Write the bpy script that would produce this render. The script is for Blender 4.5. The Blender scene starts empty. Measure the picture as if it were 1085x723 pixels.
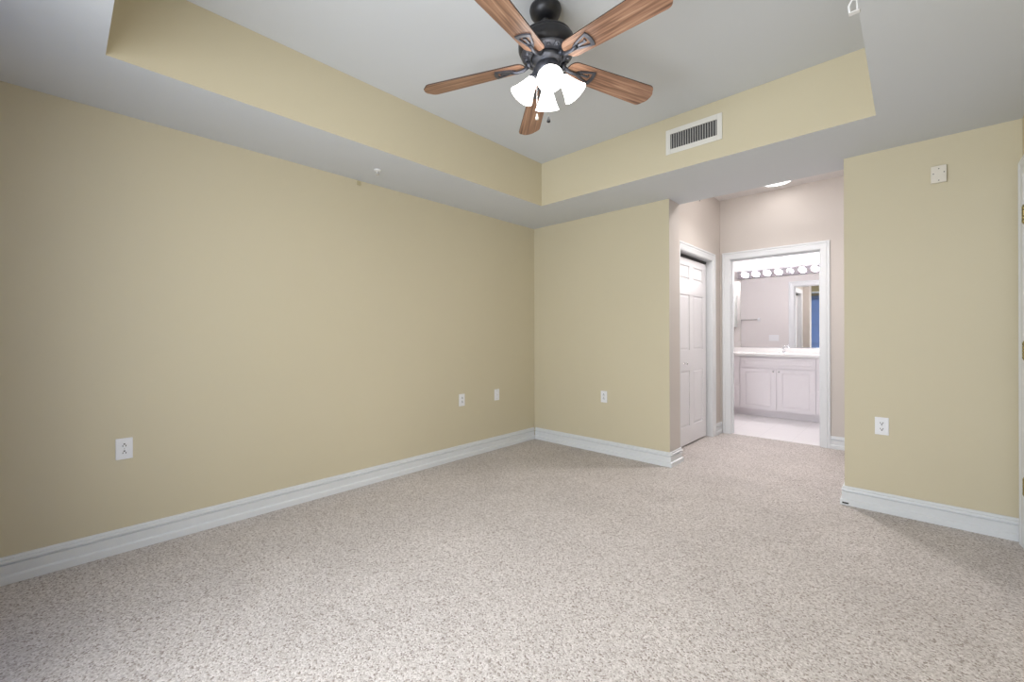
import bpy, bmesh, math, random
from mathutils import Vector, Matrix
random.seed(7)
S = bpy.context.scene
COL = S.collection
PI = math.pi
R = math.radians

# ------------------------------------------------------------------ camera
cam_d = bpy.data.cameras.new('camera')
cam = bpy.data.objects.new('camera', cam_d)
COL.objects.link(cam)
cam_d.sensor_width = 36.0
cam_d.lens = 451.03 / 1085 * 36
cam_d.shift_y = (355.98 - 361.5) / 1085
cam_d.clip_start = 0.02
yaw = -0.75432
roll = -0.003234
fwv = Vector((math.sin(yaw), math.cos(yaw), 0))
rv = Vector((math.cos(yaw), -math.sin(yaw), 0))
uv = Vector((0, 0, 1))
r2 = rv * math.cos(roll) + uv * math.sin(roll)
u2 = -rv * math.sin(roll) + uv * math.cos(roll)
m = Matrix((r2, u2, -fwv)).transposed().to_4x4()
m.translation = Vector((0, 0, 1.197))
cam.matrix_world = m
S.camera = cam

# ------------------------------------------------------------------ light settings
SKY = 1.7            # world strength (daylight outside the window)
WINDOW_W = 58.0      # daylight through the glass, watts
FAN_E = 5.0          # emission of the frosted fan shades
HALL_E = 3.0
HALL_W = 0.7           # flush lamp by the bathroom doorway, watts
HALL_FILL_E = 62.0         # unseen dome added behind the beam to brighten the hall
BULB_E = 130.0
FAN_BULB_E = 350.0     # bulbs inside the fan shades
S.view_settings.view_transform = 'Standard'
S.view_settings.look = 'None'
S.view_settings.gamma = 1
S.view_settings.exposure = 0.08
S.view_settings.use_curve_mapping = False

w = bpy.data.worlds.new('sky')
S.world = w
w.use_nodes = True
bg = w.node_tree.nodes['Background']
bg.inputs[0].default_value = (0.75, 0.87, 1.0, 1)
bg.inputs[1].default_value = SKY


def area(name, loc, rot, sx, sy, watts, col):
    d = bpy.data.lights.new(name, 'AREA')
    d.shape = 'RECTANGLE'
    d.size, d.size_y = sx, sy
    d.energy = watts
    d.color = col
    o = bpy.data.objects.new(name, d)
    o.location = loc
    o.rotation_euler = rot
    COL.objects.link(o)
    return o


# daylight entering through the sliding glass door behind the camera
area('daylight', (-1.02, -0.462, 1.40), (R(90), 0, 0), 1.55, 1.70, WINDOW_W, (0.92, 0.96, 1.0)).data.spread = R(163)


# ------------------------------------------------------------------ materials
def mat(name, col, rough=0.6, metal=0.0, bump=None, spec=0.5, noise=None, emit=None):
    M = bpy.data.materials.new(name)
    M.use_nodes = True
    nt = M.node_tree
    b = nt.nodes['Principled BSDF']
    b.inputs['Base Color'].default_value = (*col, 1)
    b.inputs['Roughness'].default_value = rough
    b.inputs['Metallic'].default_value = metal
    b.inputs['Specular IOR Level'].default_value = spec
    if emit:
        b.inputs['Emission Color'].default_value = (*emit[0], 1)
        b.inputs['Emission Strength'].default_value = emit[1]
    if noise or bump:
        tc = nt.nodes.new('ShaderNodeTexCoord')
    if noise:                       # (scale, amount)
        n = nt.nodes.new('ShaderNodeTexNoise')
        n.inputs['Scale'].default_value = noise[0]
        n.inputs['Detail'].default_value = 4
        nt.links.new(tc.outputs['Object'], n.inputs['Vector'])
        r = nt.nodes.new('ShaderNodeValToRGB')
        a = noise[1]
        r.color_ramp.elements[0].position = 0.3
        r.color_ramp.elements[1].position = 0.7
        r.color_ramp.elements[0].color = (*[c * (1 - a) for c in col], 1)
        r.color_ramp.elements[1].color = (*[min(1, c * (1 + a)) for c in col], 1)
        nt.links.new(n.outputs['Fac'], r.inputs['Fac'])
        nt.links.new(r.outputs['Color'], b.inputs['Base Color'])
    if bump:                        # (scale, strength, distance)
        n2 = nt.nodes.new('ShaderNodeTexNoise')
        n2.inputs['Scale'].default_value = bump[0]
        n2.inputs['Detail'].default_value = 3
        nt.links.new(tc.outputs['Object'], n2.inputs['Vector'])
        bp = nt.nodes.new('ShaderNodeBump')
        bp.inputs['Strength'].default_value = bump[1]
        bp.inputs['Distance'].default_value = bump[2]
        nt.links.new(n2.outputs['Fac'], bp.inputs['Height'])
        nt.links.new(bp.outputs['Normal'], b.inputs['Normal'])
    return M


YEL = mat('yellow_beige_paint', (0.62, 0.555, 0.400), 0.55, bump=(90, 0.06, 0.002), spec=0.3, noise=(1.3, 0.012))
PINK = mat('pinkish_beige_paint', (0.61, 0.56, 0.52), 0.55, bump=(90, 0.06, 0.002), spec=0.3, noise=(1.3, 0.012))
BATHW = mat('bathroom_paint', (0.74, 0.70, 0.69), 0.5, spec=0.3, noise=(1.3, 0.01))
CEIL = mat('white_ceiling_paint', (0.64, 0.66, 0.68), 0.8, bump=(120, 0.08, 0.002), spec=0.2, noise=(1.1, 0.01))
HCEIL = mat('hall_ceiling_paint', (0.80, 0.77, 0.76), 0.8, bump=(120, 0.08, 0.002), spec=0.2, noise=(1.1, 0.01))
HALL_FILL = mat('lit_hall_fill', (0.95, 0.95, 0.93), 0.4, noise=(8, 0.01), emit=((1.0, 0.965, 0.95), HALL_FILL_E))
TRIM = mat('white_gloss_trim', (0.74, 0.755, 0.77), 0.35, noise=(3, 0.01))
DOORW = mat('white_door_paint', (0.80, 0.79, 0.81), 0.35, noise=(3, 0.01))
PLATE = mat('white_plate_plastic', (0.82, 0.82, 0.84), 0.35, noise=(30, 0.01))
IVORY = mat('ivory_plastic', (0.74, 0.69, 0.60), 0.4, noise=(30, 0.02))
DARK = mat('dark_slot', (0.03, 0.03, 0.03), 0.6, noise=(30, 0.1))
BRASS = mat('aged_brass', (0.40, 0.33, 0.15), 0.4, 0.8, noise=(60, 0.25))
CHROME = mat('chrome', (0.82, 0.82, 0.84), 0.12, 1.0, noise=(10, 0.01))
BRONZE = mat('black_bronze_metal', (0.022, 0.022, 0.026), 0.38, 0.3, noise=(25, 0.25), spec=0.6)
PEWTER = mat('dark_pewter_metal', (0.10, 0.105, 0.125), 0.4, 0.7, noise=(25, 0.2))
VANITY = mat('white_thermofoil', (0.86, 0.82, 0.845), 0.4, noise=(3, 0.01))
MARBLE = mat('white_cultured_marble', (0.92, 0.90, 0.89), 0.25, noise=(6, 0.01))
SHADE = mat('frosted_lit_glass', (0.95, 0.93, 0.88), 0.4, noise=(8, 0.01), emit=((1.0, 0.975, 0.94), FAN_E))
HALLG = mat('lit_white_diffuser', (0.95, 0.95, 0.93), 0.4, noise=(8, 0.01), emit=((1.0, 0.96, 0.94), HALL_E))
BULB = mat('lit_globe_bulb', (0.95, 0.95, 0.97), 0.3, noise=(8, 0.01), emit=((1.0, 0.96, 0.97), BULB_E))
BULBOFF = mat('unlit_globe_bulb', (0.80, 0.80, 0.84), 0.12, noise=(8, 0.02), spec=0.8)
FBULB = mat('lit_fan_bulb', (0.95, 0.95, 0.93), 0.4, noise=(8, 0.01), emit=((1.0, 0.97, 0.93), FAN_BULB_E))
PVC = mat('white_sprinkler_paint', (0.82, 0.82, 0.82), 0.4, noise=(20, 0.01))
YCAP = mat('painted_cover', (0.50, 0.44, 0.27), 0.55, noise=(20, 0.03))
VDARK = mat('duct_interior', (0.05, 0.05, 0.05), 0.8, noise=(20, 0.1))
BLIND = mat('blue_grey_shade_cloth', (0.50, 0.60, 0.82), 0.9, noise=(60, 0.05), spec=0.1)
_nt = BLIND.node_tree
_tl = _nt.nodes.new('ShaderNodeBsdfTranslucent')
_tl.inputs[0].default_value = (0.50, 0.64, 0.92, 1)
_ms = _nt.nodes.new('ShaderNodeMixShader')
_ms.inputs[0].default_value = 0.6
_nt.links.new(_nt.nodes['Principled BSDF'].outputs[0], _ms.inputs[1])
_nt.links.new(_tl.outputs[0], _ms.inputs[2])
_nt.links.new(_ms.outputs[0], _nt.nodes['Material Output'].inputs[0])

MIR = mat('mirror_silver', (0.90, 0.90, 0.90), 0.0, 1.0, noise=(2, 0.002))
GLASS = bpy.data.materials.new('window_glass')
GLASS.use_nodes = True
nt = GLASS.node_tree
nt.nodes.clear()
o_ = nt.nodes.new('ShaderNodeOutputMaterial')
mx = nt.nodes.new('ShaderNodeMixShader')
tr = nt.nodes.new('ShaderNodeBsdfTransparent')
gl = nt.nodes.new('ShaderNodeBsdfGlossy')
fr = nt.nodes.new('ShaderNodeFresnel')
gl.inputs['Roughness'].default_value = 0.02
nt.links.new(fr.outputs[0], mx.inputs[0])
nt.links.new(tr.outputs[0], mx.inputs[1])
nt.links.new(gl.outputs[0], mx.inputs[2])
nt.links.new(mx.outputs[0], o_.inputs[0])

# carpet: looped berber with beige and brown flecks
CARPET = bpy.data.materials.new('berber_carpet')
CARPET.use_nodes = True
nt = CARPET.node_tree
b = nt.nodes['Principled BSDF']
b.inputs['Roughness'].default_value = 0.95
b.inputs['Specular IOR Level'].default_value = 0.1
tc = nt.nodes.new('ShaderNodeTexCoord')
vo = nt.nodes.new('ShaderNodeTexVoronoi')
vo.inputs['Scale'].default_value = 165
sep = nt.nodes.new('ShaderNodeSeparateColor')
cr = nt.nodes.new('ShaderNodeValToRGB')
els = cr.color_ramp.elements
els[0].position, els[0].color = 0.0, (0.30, 0.25, 0.225, 1)
els[1].position, els[1].color = 1.0, (0.76, 0.71, 0.69, 1)
for p_, c_ in ((0.14, (0.44, 0.39, 0.365, 1)), (0.32, (0.56, 0.515, 0.49, 1)), (0.7, (0.64, 0.59, 0.565, 1))):
    e = els.new(p_)
    e.color = c_
nt.links.new(tc.outputs['Object'], vo.inputs['Vector'])
nt.links.new(vo.outputs['Color'], sep.inputs[0])
nt.links.new(sep.outputs[0], cr.inputs['Fac'])
n3 = nt.nodes.new('ShaderNodeTexNoise')
n3.inputs['Scale'].default_value = 2.2
n3.inputs['Detail'].default_value = 5
nt.links.new(tc.outputs['Object'], n3.inputs['Vector'])
mr = nt.nodes.new('ShaderNodeMapRange')
mr.inputs['From Min'].default_value = 0.3
mr.inputs['From Max'].default_value = 0.7
mr.inputs['To Min'].default_value = 0.94
mr.inputs['To Max'].default_value = 1.06
nt.links.new(n3.outputs['Fac'], mr.inputs['Value'])
vm = nt.nodes.new('ShaderNodeVectorMath')
vm.operation = 'SCALE'
nt.links.new(cr.outputs['Color'], vm.inputs[0])
nt.links.new(mr.outputs[0], vm.inputs['Scale'])
nt.links.new(vm.outputs[0], b.inputs['Base Color'])
bp = nt.nodes.new('ShaderNodeBump')
bp.invert = True
bp.inputs['Strength'].default_value = 0.5
bp.inputs['Distance'].default_value = 0.004
nt.links.new(vo.outputs['Distance'], bp.inputs['Height'])
nt.links.new(bp.outputs['Normal'], b.inputs['Normal'])

# bathroom tile
TILE = bpy.data.materials.new('pale_floor_tile')
TILE.use_nodes = True
nt = TILE.node_tree
b = nt.nodes['Principled BSDF']
b.inputs['Roughness'].default_value = 0.3
tc = nt.nodes.new('ShaderNodeTexCoord')
br = nt.nodes.new('ShaderNodeTexBrick')
br.offset = 0
br.inputs['Color1'].default_value = (0.90, 0.87, 0.88, 1)
br.inputs['Color2'].default_value = (0.91, 0.88, 0.89, 1)
br.inputs['Mortar'].default_value = (0.84, 0.81, 0.82, 1)
br.inputs['Scale'].default_value = 1
br.inputs['Brick Width'].default_value = 0.33
br.inputs['Row Height'].default_value = 0.33
br.inputs['Mortar Size'].default_value = 0.004
nt.links.new(tc.outputs['Object'], br.inputs['Vector'])
nt.links.new(br.outputs['Color'], b.inputs['Base Color'])

# fan blade wood: grain runs along local X
WOOD = bpy.data.materials.new('walnut_oak_veneer')
WOOD.use_nodes = True
nt = WOOD.node_tree
b = nt.nodes['Principled BSDF']
b.inputs['Roughness'].default_value = 0.38
tc = nt.nodes.new('ShaderNodeTexCoord')
mp = nt.nodes.new('ShaderNodeMapping')
mp.inputs['Scale'].default_value = (1.6, 34, 6)
no = nt.nodes.new('ShaderNodeTexNoise')
no.inputs['Scale'].default_value = 2.0
no.inputs['Detail'].default_value = 6
no.inputs['Distortion'].default_value = 0.6
cr = nt.nodes.new('ShaderNodeValToRGB')
els = cr.color_ramp.elements
els[0].position, els[0].color = 0.30, (0.13, 0.065, 0.042, 1)
els[1].position, els[1].color = 0.72, (0.52, 0.33, 0.22, 1)
e = els.new(0.46); e.color = (0.27, 0.145, 0.092, 1)
e = els.new(0.56); e.color = (0.37, 0.205, 0.13, 1)
nt.links.new(tc.outputs['Object'], mp.inputs['Vector'])
nt.links.new(mp.outputs[0], no.inputs['Vector'])
nt.links.new(no.outputs['Fac'], cr.inputs['Fac'])
nt.links.new(cr.outputs['Color'], b.inputs['Base Color'])
EDGE = mat('dark_blade_edge', (0.05, 0.025, 0.015), 0.5, noise=(20, 0.2))


# ------------------------------------------------------------------ helpers
class MB:
    """collects shapes into one bmesh"""
    def __init__(self):
        self.bm = bmesh.new()

    def box(self, x0, x1, y0, y1, z0, z1, bevel=0, mi=0, seg=2):
        r = bmesh.ops.create_cube(self.bm, size=1)
        vs = r['verts']
        for v in vs:
            v.co = Vector(((x0 + x1) / 2 + v.co.x * (x1 - x0), (y0 + y1) / 2 + v.co.y * (y1 - y0), (z0 + z1) / 2 + v.co.z * (z1 - z0)))
        fs = {f for v in vs for f in v.link_faces}
        for f in fs:
            f.material_index = mi
        if bevel:
            es = {e for v in vs for e in v.link_edges}
            bmesh.ops.bevel(self.bm, geom=list(es), offset=bevel, segments=seg, affect='EDGES', profile=0.5)
        return self

    def tube(self, pts, rad, n=12, mi=0, cap=True):
        pts = [Vector(p) for p in pts]
        rads = rad if isinstance(rad, (list, tuple)) else [rad] * len(pts)
        rings = []
        prev = None
        for i, p in enumerate(pts):
            d = (pts[min(i + 1, len(pts) - 1)] - pts[max(i - 1, 0)]).normalized()
            a = Vector((0, 0, 1)) if abs(d.z) < 0.9 else Vector((1, 0, 0))
            if prev is not None:
                a = prev
            u = (a - d * a.dot(d)).normalized()
            prev = u
            v = d.cross(u)
            rings.append([self.bm.verts.new(p + (u * math.cos(2 * PI * k / n) + v * math.sin(2 * PI * k / n)) * rads[i]) for k in range(n)])
        for A, B in zip(rings, rings[1:]):
            for k in range(n):
                f = self.bm.faces.new((A[k], A[(k + 1) % n], B[(k + 1) % n], B[k]))
                f.material_index = mi
                f.smooth = True
        if cap:
            self.bm.faces.new(rings[0][::-1]).material_index = mi
            self.bm.faces.new(rings[-1]).material_index = mi
        return self

    def lathe(self, prof, n=32, M=Matrix(), mi=0, smooth=True):
        """prof: (r, z) pairs, revolved about local z, placed by M"""
        rings = []
        for r, z in prof:
            if r < 1e-5:
                rings.append([self.bm.verts.new(M @ Vector((0, 0, z)))])
            else:
                rings.append([self.bm.verts.new(M @ Vector((r * math.cos(2 * PI * k / n), r * math.sin(2 * PI * k / n), z))) for k in range(n)])
        for A, B in zip(rings, rings[1:]):
            for k in range(n):
                a, a2 = A[k % len(A)], A[(k + 1) % len(A)]
                b_, b2 = B[k % len(B)], B[(k + 1) % len(B)]
                q = [a]
                for v in (a2, b2, b_):
                    if v not in q:
                        q.append(v)
                if len(q) > 2:
                    f = self.bm.faces.new(q)
                    f.material_index = mi
                    f.smooth = smooth
        return self

    def prism(self, outline, z0, z1, M=Matrix(), mi=0, mi_side=None):
        """outline: closed (x, y) loop, extruded z0..z1"""
        a = [self.bm.verts.new(M @ Vector((x, y, z0))) for x, y in outline]
        b_ = [self.bm.verts.new(M @ Vector((x, y, z1))) for x, y in outline]
        self.bm.faces.new(a[::-1]).material_index = mi
        self.bm.faces.new(b_).material_index = mi
        n = len(a)
        for k in range(n):
            self.bm.faces.new((a[k], a[(k + 1) % n], b_[(k + 1) % n], b_[k])).material_index = mi if mi_side is None else mi_side
        return self

    def frustum(self, x0, x1, z0, z1, y, dy, ins):
        """raised field facing -y: base rectangle at y, top rectangle inset by ins at y - dy"""
        A = [(x0, y, z0), (x1, y, z0), (x1, y, z1), (x0, y, z1)]
        B = [(x0 + ins, y - dy, z0 + ins), (x1 - ins, y - dy, z0 + ins), (x1 - ins, y - dy, z1 - ins), (x0 + ins, y - dy, z1 - ins)]
        a = [self.bm.verts.new(p) for p in A]
        b_ = [self.bm.verts.new(p) for p in B]
        self.bm.faces.new(b_)
        for k in range(4):
            self.bm.faces.new((a[k], a[(k + 1) % 4], b_[(k + 1) % 4], b_[k]))
        self.bm.faces.new(a[::-1])
        return self

    def build(self, name, mats, parent=None, M=None, smooth=None):
        bmesh.ops.recalc_face_normals(self.bm, faces=self.bm.faces)
        if M is not None:
            self.bm.transform(M)
        me = bpy.data.meshes.new(name)
        self.bm.to_mesh(me)
        self.bm.free()
        for mm in (mats if isinstance(mats, (list, tuple)) else [mats]):
            me.materials.append(mm)
        o = bpy.data.objects.new(name, me)
        COL.objects.link(o)
        if parent:
            o.parent = parent
        return o


def by_normal(o, fn):
    for p in o.data.polygons:
        p.material_index = fn(p.normal, p.center)


def struct(o, label=None):
    o['kind'] = 'structure'
    if label:
        o['label'] = label
    return o


def tag(o, label, cat, group=None):
    o['label'] = label
    o['category'] = cat
    if group:
        o['group'] = group
    return o


def empty(name, loc, rot=(0, 0, 0)):
    o = bpy.data.objects.new(name, None)
    o.location = loc
    o.rotation_euler = rot
    o.empty_display_size = 0.1
    COL.objects.link(o)
    return o


def copy_tree(o, parent=None):
    c = o.copy()
    COL.objects.link(c)
    c.parent = parent
    for ch in list(o.children):
        copy_tree(ch, c)
    return c


# ------------------------------------------------------------------ room dimensions
XL, XR = -3.213, 0.465           # left and right walls
YF, YN = 3.80, -0.49             # far and near walls
YB = 4.04                        # far side of the beam
HS, HT = 2.44, 2.845             # soffit and tray heights
TX0, TX1, TY0, TY1 = -2.585, -0.146, 0.143, 3.171
XO0, XO1 = -1.607, -0.349        # opening to the hall
HX0, HX1, HY = -1.72, -0.10, 5.57
BX0, BX1, BY0, BY1 = -2.80, -0.30, 5.69, 7.56

# ------------------------------------------------------------------ structure
struct(MB().box(XL - .12, 0.6, YN - .12, 5.60, -0.10, 0.0).build('floor', CARPET), 'speckled beige berber carpet')
struct(MB().box(BX0 - .1, BX1 + .1, 5.60, BY1 + .1, -0.10, -0.002).build('floor_bathroom', TILE), 'pale tile floor of the bathroom')

# tray ceiling
c = MB()
c.box(XL - .12, TX0, YN - .12, YB, HS, 2.96)
c.box(TX1, 0.6, YN - .12, YB, HS, 2.96)
c.box(TX0, TX1, YN - .12, TY0, HS, 2.96)
c.box(TX0, TX1, TY1, YB, HS, 2.96)
c.box(TX0 + .001, TX1 - .001, TY0 + .001, TY1 - .001, HT, 2.96)
c = c.build('ceiling', [CEIL, YEL, PINK])
by_normal(c, lambda n, p: 0 if abs(n.z) > .5 else (2 if p.y > 4 else 1))
struct(c, 'white tray ceiling with yellow beige sides')
struct(MB().box(HX0 - .12, HX1 + .12, YB, HY, HT, 2.96).build('ceiling_hall', HCEIL))
struct(MB().box(BX0 - .1, BX1 + .1, BY0, BY1 + .1, 2.56, 2.7).build('ceiling_bathroom', CEIL))

struct(MB().box(XL - .12, XL, YN - .12, YB, 0, HS).build('wall_left', YEL))
o = MB().box(XL, XO0, YF, YB, 0, HS, 0).build('wall_far', [YEL, PINK])
by_normal(o, lambda n, p: 0 if n.y < -.5 else 1)
struct(o)
o = MB().box(XO1, 0.6, YF, YB, 0, HS).build('wall_far_right', [YEL, PINK])
by_normal(o, lambda n, p: 0 if n.y < -.5 else 1)
struct(o)
# right wall with the entry door opening
DY0, DY1, DH = 2.83, 3.665, 2.085
c = MB()
c.box(XR, 0.6, YN - .12, DY0, 0, HS).box(XR, 0.6, DY1, YF, 0, HS).box(XR, 0.6, DY0, DY1, DH, HS)
struct(c.build('wall_right', YEL))
# near wall with the sliding glass door opening
WX0, WX1, WH = -2.80, -0.22, 2.30
c = MB()
c.box(XL, WX0, YN - .12, YN, 0, HS).box(WX1, XR, YN - .12, YN, 0, HS).box(WX0, WX1, YN - .12, YN, WH, HS)
struct(c.build('wall_near', YEL))

# hall
CY0, CY1, CH = 4.32, 5.26, 2.065          # closet opening
c = MB()
c.box(HX0 - .12, HX0, YB, CY0 - .015, 0, HT).box(HX0 - .12, HX0, CY1 + .015, HY, 0, HT).box(HX0 - .12, HX0, CY0 - .015, CY1 + .015, CH + .015, HT)
struct(c.build('wall_hall_left', PINK))
c = MB()
c.box(-2.55, -2.45, YB, HY, 0, 2.5).box(-2.45, HX0 - .12, YB, YB + .02, 0, 2.5).box(-2.45, HX0 - .12, HY - .02, HY, 0, 2.5).box(-2.45, HX0 - .12, YB + .02, HY - .02, 2.4, 2.5)
struct(c.build('wall_closet', PINK))
struct(MB().box(HX1, HX1 + .12, YB, HY, 0, HT).build('wall_hall_right', PINK))
OX0, OX1, OH = -1.60, -0.717, 2.105
c = MB()
c.box(BX0 - .1, OX0 - .015, HY, BY0, 0, 2.96).box(OX1 + .015, HX1 + .12, HY, BY0, 0, 2.96).box(OX0 - .015, OX1 + .015, HY, BY0, OH + .015, 2.96)
c = c.build('wall_hall_end', [PINK, BATHW])
by_normal(c, lambda n, p: 1 if n.y > .5 else 0)
struct(c)
# bathroom
struct(MB().box(BX0 - .1, BX1 + .1, BY1, BY1 + .1, 0, 2.56).build('wall_bathroom_far', BATHW))
struct(MB().box(BX0 - .1, BX0, BY0, BY1, 0, 2.56).build('wall_bathroom_left', BATHW))
struct(MB().box(BX1, BX1 + .1, BY0, BY1, 0, 2.56).build('wall_bathroom_right', BATHW))

# ------------------------------------------------------------------ baseboards
BASE = [(0.0, 0.0), (0.024, 0.0), (0.024, 0.034), (0.024, 0.036), (0.0125, 0.044), (0.0165, 0.090), (0.005, 0.094), (0.005, 0.100), (0.018, 0.1035),
        (0.0160, 0.112), (0.008, 0.116), (0.0110, 0.120), (0.007, 0.129), (0.0, 0.131)]


def baseboard(name, path):
    """path: floor polyline; the room is on the left of the direction of travel; mitred corners"""
    P = [Vector((x, y, 0)) for x, y in path]
    nrm = []
    for a, b_ in zip(P, P[1:]):
        d = (b_ - a).normalized()
        nrm.append(Vector((-d.y, d.x, 0)))
    off = []
    for i in range(len(P)):
        if i == 0:
            off.append(nrm[0])
        elif i == len(P) - 1:
            off.append(nrm[-1])
        else:
            s = nrm[i - 1] + nrm[i]
            off.append(s / s.dot(nrm[i]))
    mb = MB()
    rings = [[mb.bm.verts.new(P[i] + off[i] * (t + .0005) + Vector((0, 0, z + .001))) for t, z in BASE] for i in range(len(P))]
    n = len(BASE)
    for A, B in zip(rings, rings[1:]):
        for k in range(n):
            mb.bm.faces.new((A[k], A[(k + 1) % n], B[(k + 1) % n], B[k]))
    mb.bm.faces.new(rings[0][::-1])
    mb.bm.faces.new(rings[-1])
    return struct(mb.build(name, TRIM))


baseboard('baseboard_far', [(HX0 + .021, YB), (XO0, YB), (XO0, YF), (XL + .02, YF)])
baseboard('baseboard_left', [(XL, YF - .02), (XL, YN)])
baseboard('baseboard_right', [(XR, YF), (XO1, YF), (XO1, YB), (HX1, YB)])
baseboard('baseboard_right_side', [(XR, YN), (XR, DY0 - .10)])
baseboard('baseboard_hall', [(HX0 + .021, HY), (HX0, HY), (HX0, CY1 + .10)])
baseboard('baseboard_hall_end', [(HX1, HY), (OX1 + .09, HY)])
baseboard('baseboard_hall_side', [(HX1, YB + .02), (HX1, HY - .02)])
baseboard('baseboard_near', [(XL, YN), (WX0 - .06, YN)])
baseboard('baseboard_bathroom', [(BX0 + .02, BY0), (BX0, BY0 + .0), (BX0, 7.0)][::-1][:2])

# ------------------------------------------------------------------ casings and doors (local frame faces -y, opening centred on x)
CAS = [(0.004, 0.0), (0.004, 0.010), (0.012, 0.014), (0.040, 0.016), (0.058, 0.019), (0.066, 0.014), (0.072, 0.020), (0.085, 0.022), (0.090, 0.018), (0.090, 0.0)]


def casing(name, wid, hgt, parent, M, sc=1.0):
    mb = MB()
    rings = []
    for d, p in CAS:
        d *= sc
        rings.append([mb.bm.verts.new((x, -p - .0005, z)) for x, z in ((-wid / 2 - d, 0), (-wid / 2 - d, hgt + d), (wid / 2 + d, hgt + d), (wid / 2 + d, 0))])
    n = len(rings)
    for k in range(n):
        A, B = rings[k], rings[(k + 1) % n]
        for j in range(3):
            mb.bm.faces.new((A[j], A[j + 1], B[j + 1], B[j]))
    mb.bm.faces.new([r_[0] for r_ in rings])
    mb.bm.faces.new([r_[3] for r_ in rings][::-1])
    return mb.build(name, TRIM, parent, M)


def jamb(wid, hgt, depth, parent, M, stop=None):
    mb = MB()
    t = .0145
    mb.box(-wid / 2 - t, -wid / 2, .0, depth, 0.001, hgt + t).box(wid / 2, wid / 2 + t, .0, depth, 0.001, hgt + t).box(-wid / 2, wid / 2, .0, depth, hgt, hgt + t)
    if stop:
        mb.box(-wid / 2, -wid / 2 + .012, stop, stop + .035, 0.001, hgt, .003).box(wid / 2 - .012, wid / 2, stop, stop + .035, 0.001, hgt, .003)
        mb.box(-wid / 2 + .012, wid / 2 - .012, stop, stop + .035, hgt - .012, hgt, .003)
    return mb.build('jamb', TRIM, parent, M)


def panel_leaf(name, wid, z0, z1, cols, rows, th, m_, parent, M, rec=.008, ins=.028, both=False):
    """cols, rows: lists of (a, b) panel spans in local x and z"""
    mb = MB()
    mb.box(0, wid, rec, th, z0, z1)
    xs = [0] + [v for c_ in cols for v in c_] + [wid]
    zs = [z0] + [v for r_ in rows for v in r_] + [z1]
    for i in range(0, len(xs), 2):
        mb.box(xs[i], xs[i + 1], 0, rec, z0, z1)
    for c_ in cols:
        for i in range(0, len(zs), 2):
            mb.box(c_[0], c_[1], 0, rec, zs[i], zs[i + 1])
        for r_ in rows:
            # sloped sticking round the panel, then the raised field
            for (x0, x1, q0, q1) in ((c_[0], c_[1], r_[0], r_[1]),):
                mb.frustum(x0 + .012, x1 - .012, q0 + .012, q1 - .012, rec, rec * .8, ins * .6)
    return mb.build(name, m_, parent, M)


# door_1: cased opening into the bathroom
d1 = struct(empty('door_1', ((OX0 + OX1) / 2, HY, 0)), 'white cased doorway into the bathroom')
casing('casing', OX1 - OX0, OH, d1, Matrix(), 1.0)
jamb(OX1 - OX0, OH, .12, d1, Matrix(), .05)
casing('casing', OX1 - OX0, OH, d1, Matrix.Translation((0, .12, 0)) @ Matrix.Rotation(PI, 4, 'Z'), 1.0)

# door_2: closet, faces +x
d2 = struct(empty('door_2', (HX0, (CY0 + CY1) / 2, 0), (0, 0, R(90))), 'white six panel closet door')
casing('casing', CY1 - CY0, CH, d2, Matrix())
jamb(CY1 - CY0, CH, .119, d2, Matrix())
Wc = .90
leaf = panel_leaf('door_leaf', Wc, .018, 2.028, [(.10, .395), (.505, .795)], [(.21, .815), (1.035, 1.635), (1.80, 1.95)], .035, DOORW, d2,
                  Matrix.Translation((-(CY1 - CY0) / 2 + .004, .052, 0)))
mb = MB()
mb.lathe([(0, 0), (.011, 0), (.011, .003), (.005, .006), (.005, .016), (.012, .022), (.015, .030), (.011, .037), (0, .039)], 20,
         Matrix.Translation((4.565 - (CY0 + CY1) / 2, .052, .895)) @ Matrix.Rotation(R(90), 4, 'X'))
kn = mb.build('knob', CHROME, leaf)
mb = MB().box(-(CY1 - CY0) / 2 + .001, (CY1 - CY0) / 2 - .001, .058, .085, 2.040, 2.064)
trk = mb.build('track', VDARK, d2)
trk['label'] = 'dark sliding track'

# door_3: entry door on the right wall, faces -x
Wd = DY1 - DY0
d3 = struct(empty('door_3', (XR, (DY0 + DY1) / 2, 0), (0, 0, R(-90))), 'white entry door with brass hinges')
casing('casing', Wd, DH, d3, Matrix())
jamb(Wd, DH, .134, d3, Matrix(), .05)
leaf = panel_leaf('door_leaf', Wd - .034, .012, DH - .006, [(.11, .35), (.45, .69)], [(.21, .815), (1.02, 1.63), (1.78, 1.94)], .035, DOORW, d3,
                  Matrix.Translation((-Wd / 2 + .017, .012, 0)))
for hz in (.35, 1.105, 1.86):
    mb = MB()
    x = -Wd / 2 + .0085
    for k in range(5):
        mb.tube([(x, -.012, hz - .045 + k * .0183), (x, -.012, hz - .045 + k * .0183 + .0165)], .0085, 12)
    mb.box(x - .007, x + .028, -.0045, .0115, hz - .045, hz + .045)
    mb.tube([(x, -.012, hz - .052), (x, -.012, hz + .054)], .0055, 10)
    mb.build('hinge', BRASS, d3)
mb = MB().lathe([(0, 0), (.03, 0), (.03, .006), (.012, .010), (.012, .03), (.026, .042), (.028, .055), (.018, .066), (0, .068)], 24,
                Matrix.Translation((Wd / 2 - .09, .012, .95)) @ Matrix.Rotation(R(90), 4, 'X'))
mb.build('door_knob', BRASS, leaf)

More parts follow.
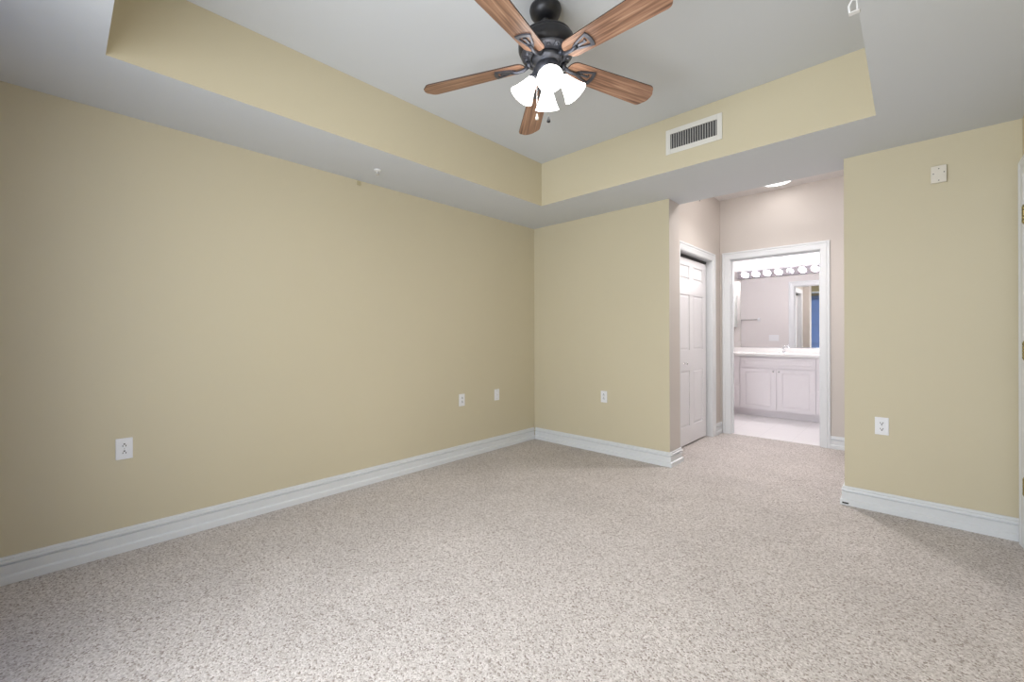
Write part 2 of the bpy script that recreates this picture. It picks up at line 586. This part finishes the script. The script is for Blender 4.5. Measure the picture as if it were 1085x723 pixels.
# window_1: sliding glass door behind the camera, its left half under a shade
w1 = struct(empty('window_1', ((WX0 + WX1) / 2, YN, 0)), 'sliding glass door with shade')
hw = (WX1 - WX0) / 2
mb = MB()
mb.box(-hw, -hw + .05, -.10, -.01, .001, WH).box(hw - .05, hw, -.10, -.01, .001, WH)
mb.box(-hw + .05, hw - .05, -.10, -.01, .001, .05).box(-hw + .05, hw - .05, -.10, -.01, WH - .05, WH)
mb.box(-.33, -.27, -.09, -.02, .05, WH - .05)
mb.build('window_frame', TRIM, w1)
MB().box(-.27, hw - .05, -.062, -.056, .05, WH - .05).build('pane', GLASS, w1)
MB().box(-hw + .05, -.33, -.062, -.056, .05, WH - .05).build('pane', GLASS, w1)
mb = MB()
mb.box(-hw - .02, -.36, .004, .008, .06, WH + .01)
for z in (.5, .9, 1.48, 1.9):
    mb.box(-hw - .02, -.36, .008, .013, z, z + .02)
mb.box(-hw - .04, -.34, .003, .06, WH + .0, WH + .07, .01)
sh = mb.build('shade', BLIND, w1)
sh['label'] = 'blue grey roller shade'

# ------------------------------------------------------------------ ceiling fan
fx, fy = -1.341, 1.680
fan = tag(empty('ceiling_fan', (fx, fy, HT - .001)),
          'five blade wooden ceiling fan with four lit frosted shades under the tray ceiling', 'ceiling fan')
tilt = Matrix.Rotation(math.atan(0.019), 4, 'X') @ Matrix.Rotation(-math.atan(0.028), 4, 'Y')
MB().lathe([(0, 0), (.078, 0), (.080, -.012), (.074, -.034), (.058, -.052), (.036, -.062), (0, -.064)], 40).build('canopy', BRONZE, fan)
MB().lathe([(0, -.045), (.022, -.050), (.027, -.064), (.024, -.078), (.016, -.082), (.016, -.110), (.030, -.116), (.034, -.126), (0, -.128)], 28, tilt).build('downrod', BRONZE, fan)
Z = -.270                                                     # blade plane
motor = MB().lathe([(0, -.118), (.055, -.120), (.085, -.128), (.116, -.142), (.126, -.150), (.130, -.158), (.126, -.162), (.138, -.170), (.143, -.185), (.143, -.208),
                    (.137, -.222), (.128, -.232), (.118, -.238), (.080, -.250), (.070, -.252), (0, -.252)], 48, tilt).build('motor_housing', BRONZE, fan)
mb = MB()
mb.lathe([(.127, -.2335), (.131, -.2365), (.129, -.2415), (.112, -.2475), (.086, -.2555), (.082, -.2535)], 48, tilt)
for k in range(15):
    a = 2 * PI * k / 15
    Mx = tilt @ Matrix.Rotation(a, 4, 'Z') @ Matrix.Translation((.106, 0, -.250)) @ Matrix.Rotation(R(-18), 4, 'Y')
    mb.lathe([(0, -.006), (.006, -.005), (.0095, 0)], 12, Mx)
    mb.prism([(-.013, -.015), (.013, -.017), (.013, -.014), (-.013, -.012)], -.004, .002, Mx)
mb.build('ornament_ring', PEWTER, motor)
# switch housing below the motor
MB().lathe([(.074, -.251), (.076, -.262), (.070, -.272), (.056, -.278), (.052, -.284), (.062, -.292), (.064, -.318), (.058, -.332), (.040, -.342), (.018, -.348),
            (.012, -.356), (0, -.358)], 36, tilt).build('switch_housing', PEWTER, fan)


def blade_outline():
    P = []
    L0, L1, w0, w1_ = .115, .66, .055, .070
    for k in range(13):                                        # rounded root
        a = R(90 + 180 * k / 12)
        P.append((L0 + .045 + .045 * math.cos(a), w0 * math.sin(a)))
    c0 = .034
    for k in range(7):                                         # tip corner
        a = R(-90 + 66 * k / 6)
        P.append((L1 - .018 - c0 + c0 * math.cos(a), -w1_ + c0 + c0 * math.sin(a)))
    for k in range(1, 6):
        y = -.040 + .080 * k / 6
        P.append((L1 - .012 * (y / .045) ** 2, y))
    for k in range(7):
        a = R(24 + 66 * k / 6)
        P.append((L1 - .018 - c0 + c0 * math.cos(a), w1_ - c0 + c0 * math.sin(a)))
    return P


def flare(r0, r1, h0, h1, bow, n=6):
    """outline of a flared plate from r0 to r1 with half widths h0, h1 and bowed outer edge"""
    P = [(r0, -h0), (r1 - bow, -h1)]
    for k in range(1, n):
        y = -h1 + 2 * h1 * k / n
        P.append((r1 - bow * (y / h1) ** 2, y))
    P += [(r1 - bow, h1), (r0, h0)]
    return P


mb = MB().prism(blade_outline(), -.003, .003, mi=0, mi_side=1)
blade0 = mb.build('blade', [WOOD, EDGE], fan)
mb = MB()
O = flare(.185, .275, .019, .041, .009)
I = flare(.198, .258, .012, .028, .007)
n = len(O)
zt, zb = -.0035, -.0105
rows = [[mb.bm.verts.new((x, y, z)) for x, y in L] for L, z in ((O, zt), (O, zb), (I, zb), (I, zt))]
for A, B in ((0, 1), (1, 2), (2, 3), (3, 0)):
    for k in range(n):
        mb.bm.faces.new((rows[A][k], rows[A][(k + 1) % n], rows[B][(k + 1) % n], rows[B][k]))
mb.prism([(.198, -.006), (.240, -.004), (.240, .005), (.198, .007)], -.0095, -.0036)         # inner tongue
mb.box(.236, .244, -.012, .005, -.010, -.0036)
mb.tube([(.19, 0, -.008), (.16, 0, -.016), (.125, 0, -.014), (.095, 0, .004)], [.011, .008, .009, .013], 10)
mb.prism([(.172, -.012), (.192, -.019), (.192, .019), (.172, .012)], -.012, -.0036)
mb.tube([(.083, 0, .006), (.103, 0, .006)], .015, 12)
iron0 = mb.build('blade_iron', PEWTER, blade0)
blades = [blade0]
for k in range(1, 5):
    blades.append(copy_tree(blade0, fan))
for k, o in enumerate(blades):
    droop = math.atan(.048 / .66)
    o.matrix_local = tilt @ Matrix.Translation((0, 0, Z)) @ Matrix.Rotation(R(-148.43 + 72 * k), 4, 'Z') @ Matrix.Rotation(droop, 4, 'Y') @ Matrix.Rotation(R(-12), 4, 'X')


def shade_prof():
    out = [(.021, 0), (.027, -.010), (.032, -.024), (.038, -.044), (.046, -.068), (.056, -.094), (.067, -.118), (.072, -.126)]
    inn = [(r_ - .003, z_ - .001) for r_, z_ in out[::-1]]
    return out + inn


arm_t = R(36)
MS = []
for k in range(4):
    az = R(-51.4 + 3 + 90 * k)
    Ma = tilt @ Matrix.Rotation(az, 4, 'Z')
    Ms = Ma @ Matrix.Translation((.070, 0, -.348)) @ Matrix.Rotation(-arm_t, 4, 'Y') @ Matrix.Scale(.88, 4)
    MS.append((Ma, Ms))
Ma, Ms = MS[0]
for k, (Ma, Ms) in enumerate(MS):
    arm = MB().tube([Ma @ Vector(p) for p in ((.045, 0, -.300), (.060, 0, -.306), (.068, 0, -.322), (.070, 0, -.345))], [.009, .009, .011, .013], 10)
    arm.lathe([(0, .018), (.018, .016), (.028, .004), (.030, -.006), (.027, -.012), (0, -.012)], 24, Ms)
    arm = arm.build('lamp_arm', PEWTER, fan)
    MB().lathe(shade_prof(), 36, Ms).build('lamp_shade', SHADE, arm)
    bp_ = [(0, -.010), (.012, -.012), (.013, -.030)] + [(.025 * math.cos(R(50 - 140 * j / 8)) if j < 8 else 0, -.062 + .025 * math.sin(R(50 - 140 * j / 8))) for j in range(9)]
    MB().lathe(bp_, 20, Ms).build('light_bulb', FBULB, arm)
for (x, y, l_, mm, nm) in ((-.040, -.020, .185, IVORY, 'cream'), (.026, -.010, .218, BRONZE, 'dark')):
    mb = MB().tube([(x, y, -.338), (x, y, -.338 - l_)], .0011, 6)
    pc = mb.build('pull_chain', CHROME, fan)
    fb = MB().lathe([(0, 0), (.004, -.002), (.005, -.010), (.009, -.022), (.009, -.028), (0, -.032)], 14, Matrix.Translation((x, y, -.338 - l_))).build('fob', mm, pc)
    fb['label'] = nm + ' pull fob'

# ------------------------------------------------------------------ supply air grille on the tray side
gr = tag(empty('air_vent', (-1.1605, TY1 - .0005, 2.658)), 'white louvered supply air grille on the yellow tray side', 'air vent')
mb = MB()
W2, H2 = .2005, .0925
w_, h_ = .166, .056
mb.box(-W2, -w_, -.008, 0, -H2, H2, .002).box(w_, W2, -.008, 0, -H2, H2, .002).box(-w_, w_, -.008, 0, h_, H2, .002).box(-w_, w_, -.008, 0, -H2, -h_, .002)
mb.build('frame', mat('warm_white_enamel', (0.74, 0.72, 0.67), .4, noise=(10, .01)), gr)
MB().box(-w_, w_, -.0010, -.0002, -h_, h_).build('duct_opening', VDARK, gr)
mb = MB()
for k in range(19):
    x = -w_ + .0085 + k * (2 * w_ - .017) / 18
    Mx = Matrix.Translation((x, -.005, 0)) @ Matrix.Rotation(R(12), 4, 'Z')
    mb.prism([(-.0026, -.0035), (.0026, -.0035), (.0026, .0035), (-.0026, .0035)], -h_, h_, Mx)
mb.build('louvers', mat('grey_enamel', (0.46, 0.45, 0.43), .4, noise=(10, .02)), gr)
mb = MB()
for k in range(7):
    z = -h_ + .012 + k * (2 * h_ - .024) / 6
    mb.box(-w_, w_, -.0016, -.0011, z - .0018, z + .0018)
mb.build('rear_bars', VDARK, gr)


# ------------------------------------------------------------------ outlets and plates (local frame faces -y)
def plate_base(t=.006):
    return MB().box(-.036, .036, -t, -.0004, -.059, .059, .0025)


def outlet(flip):
    root = empty('wall_outlet', (0, 0, 0))
    plate_base().build('cover_plate', PLATE, root)
    s = -1 if flip else 1
    for dz in (.0195, -.0195):
        mb = MB()
        O_ = []
        for k in range(24):
            a = 2 * PI * k / 24
            O_.append((.017 * math.cos(a), max(-.0125, min(.0125, .0165 * math.sin(a)))))
        mb.prism(O_, 0, .0022, Matrix.Translation((0, -.0061, dz)) @ Matrix.Rotation(R(90), 4, 'X'))
        rc = mb.build('socket', PLATE, root)
        sl = MB()
        sl.box(-.0082, -.0048, -.0092, -.0084, dz + s * .003 - .004, dz + s * .003 + .004)
        sl.box(.0048, .0082, -.0092, -.0084, dz + s * .003 - .0045, dz + s * .003 + .0045)
        sl.tube([(0, -.0084, dz - s * .007), (0, -.0092, dz - s * .007)], .0040, 12)
        sl.build('slots', DARK, rc)
    MB().tube([(0, -.006, 0), (0, -.0075, 0)], .003, 10).build('screw', CHROME, root)
    return root


def place(o, loc, rz):
    o.location = loc
    o.rotation_euler = (0, 0, rz)
    return o


OG = 'duplex outlets low on the walls'
oa = outlet(True)
tag(place(oa, (XL, .2485, .573), R(90)), 'white duplex outlet on the left wall nearest the camera', 'outlet', OG)
ob = copy_tree(oa)
tag(place(ob, (XL, 2.697, .570), R(90)), 'white duplex outlet on left wall, beside the smaller jack plate', 'outlet', OG)
oc = copy_tree(oa)
tag(place(oc, (-2.286, YF, .574), 0), 'white duplex outlet on the far wall left of the hall opening', 'outlet', OG)
od = outlet(False)
tag(place(od, (-.150, YF, .580), 0), 'white duplex outlet on the far wall right of the hall opening', 'outlet', OG)
# cable jack plate
jk = tag(empty('jack_plate', (XL, 3.178, .573), (0, 0, R(90))), 'white cable jack plate on left wall nearest the room corner', 'wall plate')
plate_base().build('cover_plate', PLATE, jk)
MB().tube([(0, -.006, 0), (0, -.016, 0)], [.006, .0045], 12).build('jack', CHROME, jk)
MB().tube([(0, -.0061, .042), (0, -.0075, .042)], .003, 10).build('screw', CHROME, jk)
MB().tube([(0, -.0061, -.042), (0, -.0075, -.042)], .003, 10).build('screw', CHROME, jk)
# cream sensor box high on the right
sb = tag(empty('sensor_box', (.1245, YF, 2.2035)), 'cream wall box with four dark screw holes, high above the right outlet', 'sensor')
MB().box(-.0355, .0355, -.022, -.0005, -.053, .053, .003).build('cover', IVORY, sb)
MB().box(-.026, .026, -.0235, -.0221, -.042, .042, .0006).build('inner_panel', IVORY, sb)
for x, z, r_ in ((0, .033, .0030), (-.024, .004, .0032), (.024, .008, .0032), (0, -.040, .0030)):
    MB().tube([(x, -.0225, z), (x, -.0243, z)], r_, 10).build('screw_hole', DARK, sb)

# soffit sprinkler head
sp = tag(empty('sprinkler_head', (-2.906, 1.632, HS)), 'small white sprinkler head on the lowered ceiling above the left wall', 'sprinkler')
MB().lathe([(0, -.0005), (.027, -.0005), (.026, -.005), (.018, -.009), (.010, -.010), (0, -.010)], 24).build('escutcheon', PVC, sp)
mb = MB().lathe([(0, -.009), (.008, -.010), (.008, -.018), (.004, -.020), (.004, -.032), (.012, -.033), (.012, -.035), (0, -.035)], 16)
hd = mb.build('head', CHROME, sp)
mb = MB().tube([(.008, 0, -.018), (.013, 0, -.025), (.005, 0, -.033)], .0015, 6).tube([(-.008, 0, -.018), (-.013, 0, -.025), (-.005, 0, -.033)], .0015, 6)
mb.build('frame_arms', DARK, hd)
mb = MB().box(0.0005, .008, -.016, .016, -.016, .016, .002).box(.008, .011, -.007, .007, -.007, .007, .001)
o = mb.build('painted_cover_plate', YCAP)
o.location = (XL, 1.640, 2.417)
tag(o, 'small square painted cover at the top of the left wall beneath the soffit', 'cover plate')

# small clip on the right edge of the tray and a hook on the beam
mb = MB().box(-.030, .004, -.012, .012, -.003, -.0005, .0008).tube([(-.026, 0, -.002), (-.030, 0, .03), (-.020, 0, .05), (-.006, 0, .045)], .004, 8)
mb.box(-.006, -.001, -.014, .014, .0, .06, .001)
o = mb.build('plastic_hook', PVC)
o.location = (TX1, 2.10, HS)
tag(o, 'small white plastic hook clipped on the right edge of the tray', 'hook')
mb = MB().tube([(0, .0005, .012), (0, .010, .012), (0, .014, .004), (0, .012, -.008), (0, .006, -.012)], .003, 8)
o = mb.build('cup_hook', BRONZE)
o.location = (-1.424, YB, HS + .006)
tag(o, 'tiny dark cup hook on the hall side of the ceiling beam', 'hook')
# dark sliver at the foot of the right-hand corner
mb = MB().prism([(0, 0), (.034, -.002), (.036, -.007), (.010, -.009), (0, -.006)], .001, .010)
o = mb.build('corner_chip', DARK)
o.location = (XO1 - .012, YF - .0225, .012)
tag(o, 'dark chip at the foot of the baseboard corner beside the hall', 'chip')

# ------------------------------------------------------------------ hall ceiling lamp
def downlight(x, y, watts, label):
    hl = tag(empty('ceiling_lamp', (x, y, HT - .0005)), label, 'ceiling lamp')
    MB().lathe([(.132, 0), (.154, 0), (.154, -.006), (.148, -.014), (.136, -.016), (.132, -.012), (.132, 0)], 40).build('trim_ring', TRIM, hl)
    MB().lathe([(0, -.001), (.1315, -.001), (.1315, -.009), (0, -.012)], 40).build('diffuser', HALLG, hl)
    d = bpy.data.lights.new('downlight', 'AREA')
    d.shape = 'DISK'
    d.size = .25
    d.energy = watts
    d.color = (1.0, .965, .95)
    dl_ = bpy.data.objects.new('downlight', d)
    dl_.parent = hl
    dl_.location = (0, 0, -.020)
    COL.objects.link(dl_)


downlight(-1.055, 5.27, HALL_W, 'round flush white lamp on the hall ceiling nearest the bathroom doorway')
hl = tag(empty('hall_fill_lamp', (-.95, 4.50, HT - .0005)), 'unseen opal dome lamp added behind the beam to brighten the hall', 'ceiling lamp')  # added lamp, hidden by the beam, lifts the hall's brightness
MB().lathe([(0, 0), (.10, 0), (.105, -.008), (.100, -.030), (0, -.030)], 36).build('base', TRIM, hl)
MB().lathe([(.096, -.0305)] + [(.100 * math.cos(R(90 * j / 8)) if j < 8 else 0, -.035 - .060 * math.sin(R(90 * j / 8))) for j in range(9)], 36).build('dome', HALL_FILL, hl)
d = bpy.data.lights.new('hall_fill_light', 'AREA')  # downward share of the added hall fill
d.shape = 'DISK'
d.size = .20
d.energy = 11.5
d.spread = R(135)
d.color = (1.0, .965, .955)
dl_ = bpy.data.objects.new('hall_fill_light', d)
dl_.parent = hl
dl_.location = (0, 0, -.10)
COL.objects.link(dl_)

# ------------------------------------------------------------------ bathroom vanity
VX0, VX1, VY, VZ = -2.34, -.49, 7.0, .885
van = tag(empty('vanity_cabinet', ((VX0 + VX1) / 2, VY, 0)), 'white vanity cabinet with paired doors and side drawers against bathroom wall', 'cabinet')
cxv = (VX0 + VX1) / 2
mb = MB()
a_, b_ = VX0 - cxv, VX1 - cxv
mb.box(a_, a_ + .018, .019, .54, .10, VZ).box(b_ - .018, b_, .019, .54, .10, VZ).box(a_ + .018, b_ - .018, .52, .54, .10, VZ)
mb.box(a_ + .018, b_ - .018, .019, .037, .10, VZ).box(a_ + .018, b_ - .018, .037, .52, .10, .118)
mb.box(a_ + .02, b_ - .02, .09, .54, 0.001, .10)
mb.build('body', VANITY, van)


def front(name, x0, x1, z0, z1, fr=.055):
    mb_ = MB()
    t_, rec = .019, .006
    mb_.box(x0, x1, rec, t_, z0, z1)
    mb_.box(x0, x0 + fr, 0, rec, z0, z1).box(x1 - fr, x1, 0, rec, z0, z1).box(x0 + fr, x1 - fr, 0, rec, z0, z0 + fr * .8).box(x0 + fr, x1 - fr, 0, rec, z1 - fr * .8, z1)
    mb_.frustum(x0 + fr + .006, x1 - fr - .006, z0 + fr * .8 + .006, z1 - fr * .8 - .006, rec, .005, .014)
    return mb_.build(name, VANITY, van)


def knob(x, z, parent):
    return MB().lathe([(0, 0), (.007, 0), (.005, .004), (.005, .014), (.012, .020), (.013, .026), (.008, .030), (0, .031)], 16,
                      Matrix.Translation((x, 0, z)) @ Matrix.Rotation(R(90), 4, 'X')).build('knob', CHROME, parent)


mid = -1.409 - cxv
front('false_front', -1.880 - cxv, -.950 - cxv, .718, .872, .045)
dl = front('door', -1.880 - cxv, mid - .0025, .112, .708, .06)
knob(mid - .035, .672, dl)
dr = front('door', mid + .0025, -.950 - cxv, .112, .708, .06)
knob(mid + .035, .672, dr)
for x0, x1 in ((VX0 - cxv + .008, -1.890 - cxv), (-.940 - cxv, VX1 - cxv - .008)):
    for z0, z1 in ((.718, .872), (.462, .708), (.112, .452)):
        d_ = front('drawer', x0, x1, z0, z1, .05)
        knob((x0 + x1) / 2 - (.06 if x0 < 0 else -.06), (z0 + z1) / 2, d_)

# countertop with integral bowl
ct = tag(empty('countertop', (cxv, VY - .03, VZ)), 'white vanity countertop with backsplash and integral sink', 'countertop')
mb = MB()
W3 = (VX1 - VX0) / 2 + .01
sx, sy, ra, rb = mid, .27, .22, .155
N = 32
outer = []
for k in range(N):
    a = 2 * PI * k / N
    c_, s_ = math.cos(a), math.sin(a)
    t_ = 1e9
    for lim, v in ((W3 - sx, c_), (-W3 - sx, c_)):
        if lim * v > 0:
            t_ = min(t_, lim / v)
    for lim, v in ((.589 - sy, s_), (-sy, s_)):
        if lim * v > 0:
            t_ = min(t_, lim / v)
    outer.append((sx + c_ * t_, sy + s_ * t_))
rings = [[mb.bm.verts.new((x, y, .0005)) for x, y in outer], [mb.bm.verts.new((x, y, .038)) for x, y in outer]]
for q, z in ((1.0, .038), (.96, .030), (.85, -.02), (.62, -.075), (.25, -.098)):
    rings.append([mb.bm.verts.new((sx + ra * q * math.cos(2 * PI * k / N), sy + rb * q * math.sin(2 * PI * k / N), z)) for k in range(N)])
for A, B in zip(rings, rings[1:]):
    for k in range(N):
        mb.bm.faces.new((A[k], A[(k + 1) % N], B[(k + 1) % N], B[k]))
mb.bm.faces.new(rings[-1])
mb.build('counter_slab', MARBLE, ct)
MB().box(-W3, W3, .572, .589, .0385, .112, .003).build('backsplash', MARBLE, ct)
MB().tube([(sx, sy, -.0975), (sx, sy, -.094)], [.022, .020], 20).build('drain', CHROME, ct)

fc = tag(empty('faucet', (-1.398, 7.44, VZ + .0385)), 'chrome faucet standing on the bathroom countertop', 'faucet')
mb = MB()
mb.prism([(.075 * math.cos(2 * PI * k / 24), .026 * math.sin(2 * PI * k / 24)) for k in range(24)], 0, .012)
mb.tube([(0, 0, .01), (0, 0, .05), (0, -.012, .072), (0, -.05, .080), (0, -.10, .068), (0, -.112, .058)], [.021, .018, .016, .013, .011, .010], 14)
mb.build('spout', CHROME, fc)
MB().tube([(0, .004, .072), (0, .004, .096)], [.014, .020], 14).tube([(0, .004, .096), (0, .004, .104)], [.020, .012], 14).tube([(0, .002, .098), (0, -.05, .112)], [.006, .005], 8).build('handle', CHROME, fc)

# mirror
mr_ = tag(empty('wall_mirror', (-1.409, BY1 - .0005, 1.005)), 'large frameless mirror on wall over the vanity', 'mirror')
mb = MB().box(-.608, .608, -.006, 0, 0, 1.085)
mo = mb.build('mirror_glass', [MIR, CHROME], mr_)
by_normal(mo, lambda n_, p_: 0 if n_.y < -.5 else 1)
MB().box(-.608, .608, -.009, -.0062, -.004, .006).build('edge_channel', CHROME, mr_)

# light bar with eight globes
lb = tag(empty('vanity_light_bar', (-1.4065, BY1 - .0005, 2.157)), 'chrome light bar with eight globe bulbs above the mirror', 'light bar')
mb = MB().box(-.655, .655, -.045, 0, -.060, .060, .006)
mb.build('bar_housing', mat('polished_bar_steel', (.62, .60, .65), .1, 1.0, noise=(10, .01)), lb)
for k in range(8):
    x = -1.942 + 1.4065 + k * .153
    sk = MB().lathe([(0, 0), (.026, 0), (.026, .008), (.018, .014), (0, .014)], 20, Matrix.Translation((x, -.0452, 0)) @ Matrix.Rotation(R(90), 4, 'X')).build('socket', CHROME, lb)
    pf = [(0, .0145), (.014, .016), (.016, .024)]
    for j in range(1, 13):
        a = R(-65 + 155 * j / 12)
        pf.append((.036 * math.cos(a) if j < 12 else 0, .057 + .036 * math.sin(a)))
    bb = MB().lathe(pf, 24, Matrix.Translation((x, -.0452, 0)) @ Matrix.Rotation(R(90), 4, 'X')).build('bulb', BULBOFF if k == 4 else BULB, sk)
    if k == 4:
        bb['label'] = 'unlit bulb'

# wall cabinet left of the mirror
wc = tag(empty('medicine_cabinet', (-2.27, BY1 - .0005, 1.585)), 'grey sided wall cabinet left of the bathroom mirror', 'cabinet')
MB().box(-.20, .20, -.165, 0, -.255, .255, .002).build('cabinet_box', mat('grey_cabinet_side', (0.27, 0.275, 0.26), .5, noise=(6, .02)), wc)
MB().box(-.203, .203, -.185, -.1655, -.258, .258, .003).build('door', TRIM, wc)

# towel bar and switch plate on the bathroom side of the hall wall
tb = tag(empty('towel_bar', (-2.48, BY0 + .0005, 1.50)), 'slim towel bar with square posts, reflected in the mirror', 'towel bar')
for s in (-1, 1):
    MB().box(s * .29 - .022, s * .29 + .022, 0, .012, -.035, .035, .004).box(s * .29 - .014, s * .29 + .014, .012, .065, -.016, .016, .004).build('post', PLATE, tb)
MB().tube([(-.276, .05, 0), (.276, .05, 0)], .009, 12).build('bar', mat('brushed_nickel', (.45, .43, .42), .35, .6, noise=(20, .05)), tb)
sw = tag(empty('switch_plate', (-1.935, BY0 + .0005, 1.14)), 'white double switch plate beside bathroom door, seen in the mirror', 'switch plate')
MB().box(-.083, .083, 0, .006, -.059, .059, .0025).build('cover_plate', PLATE, sw)
for x in (-.046, 0, .046):
    MB().box(x - .005, x + .005, .0062, .012, -.010, .010, .002).build('toggle', PLATE, sw)
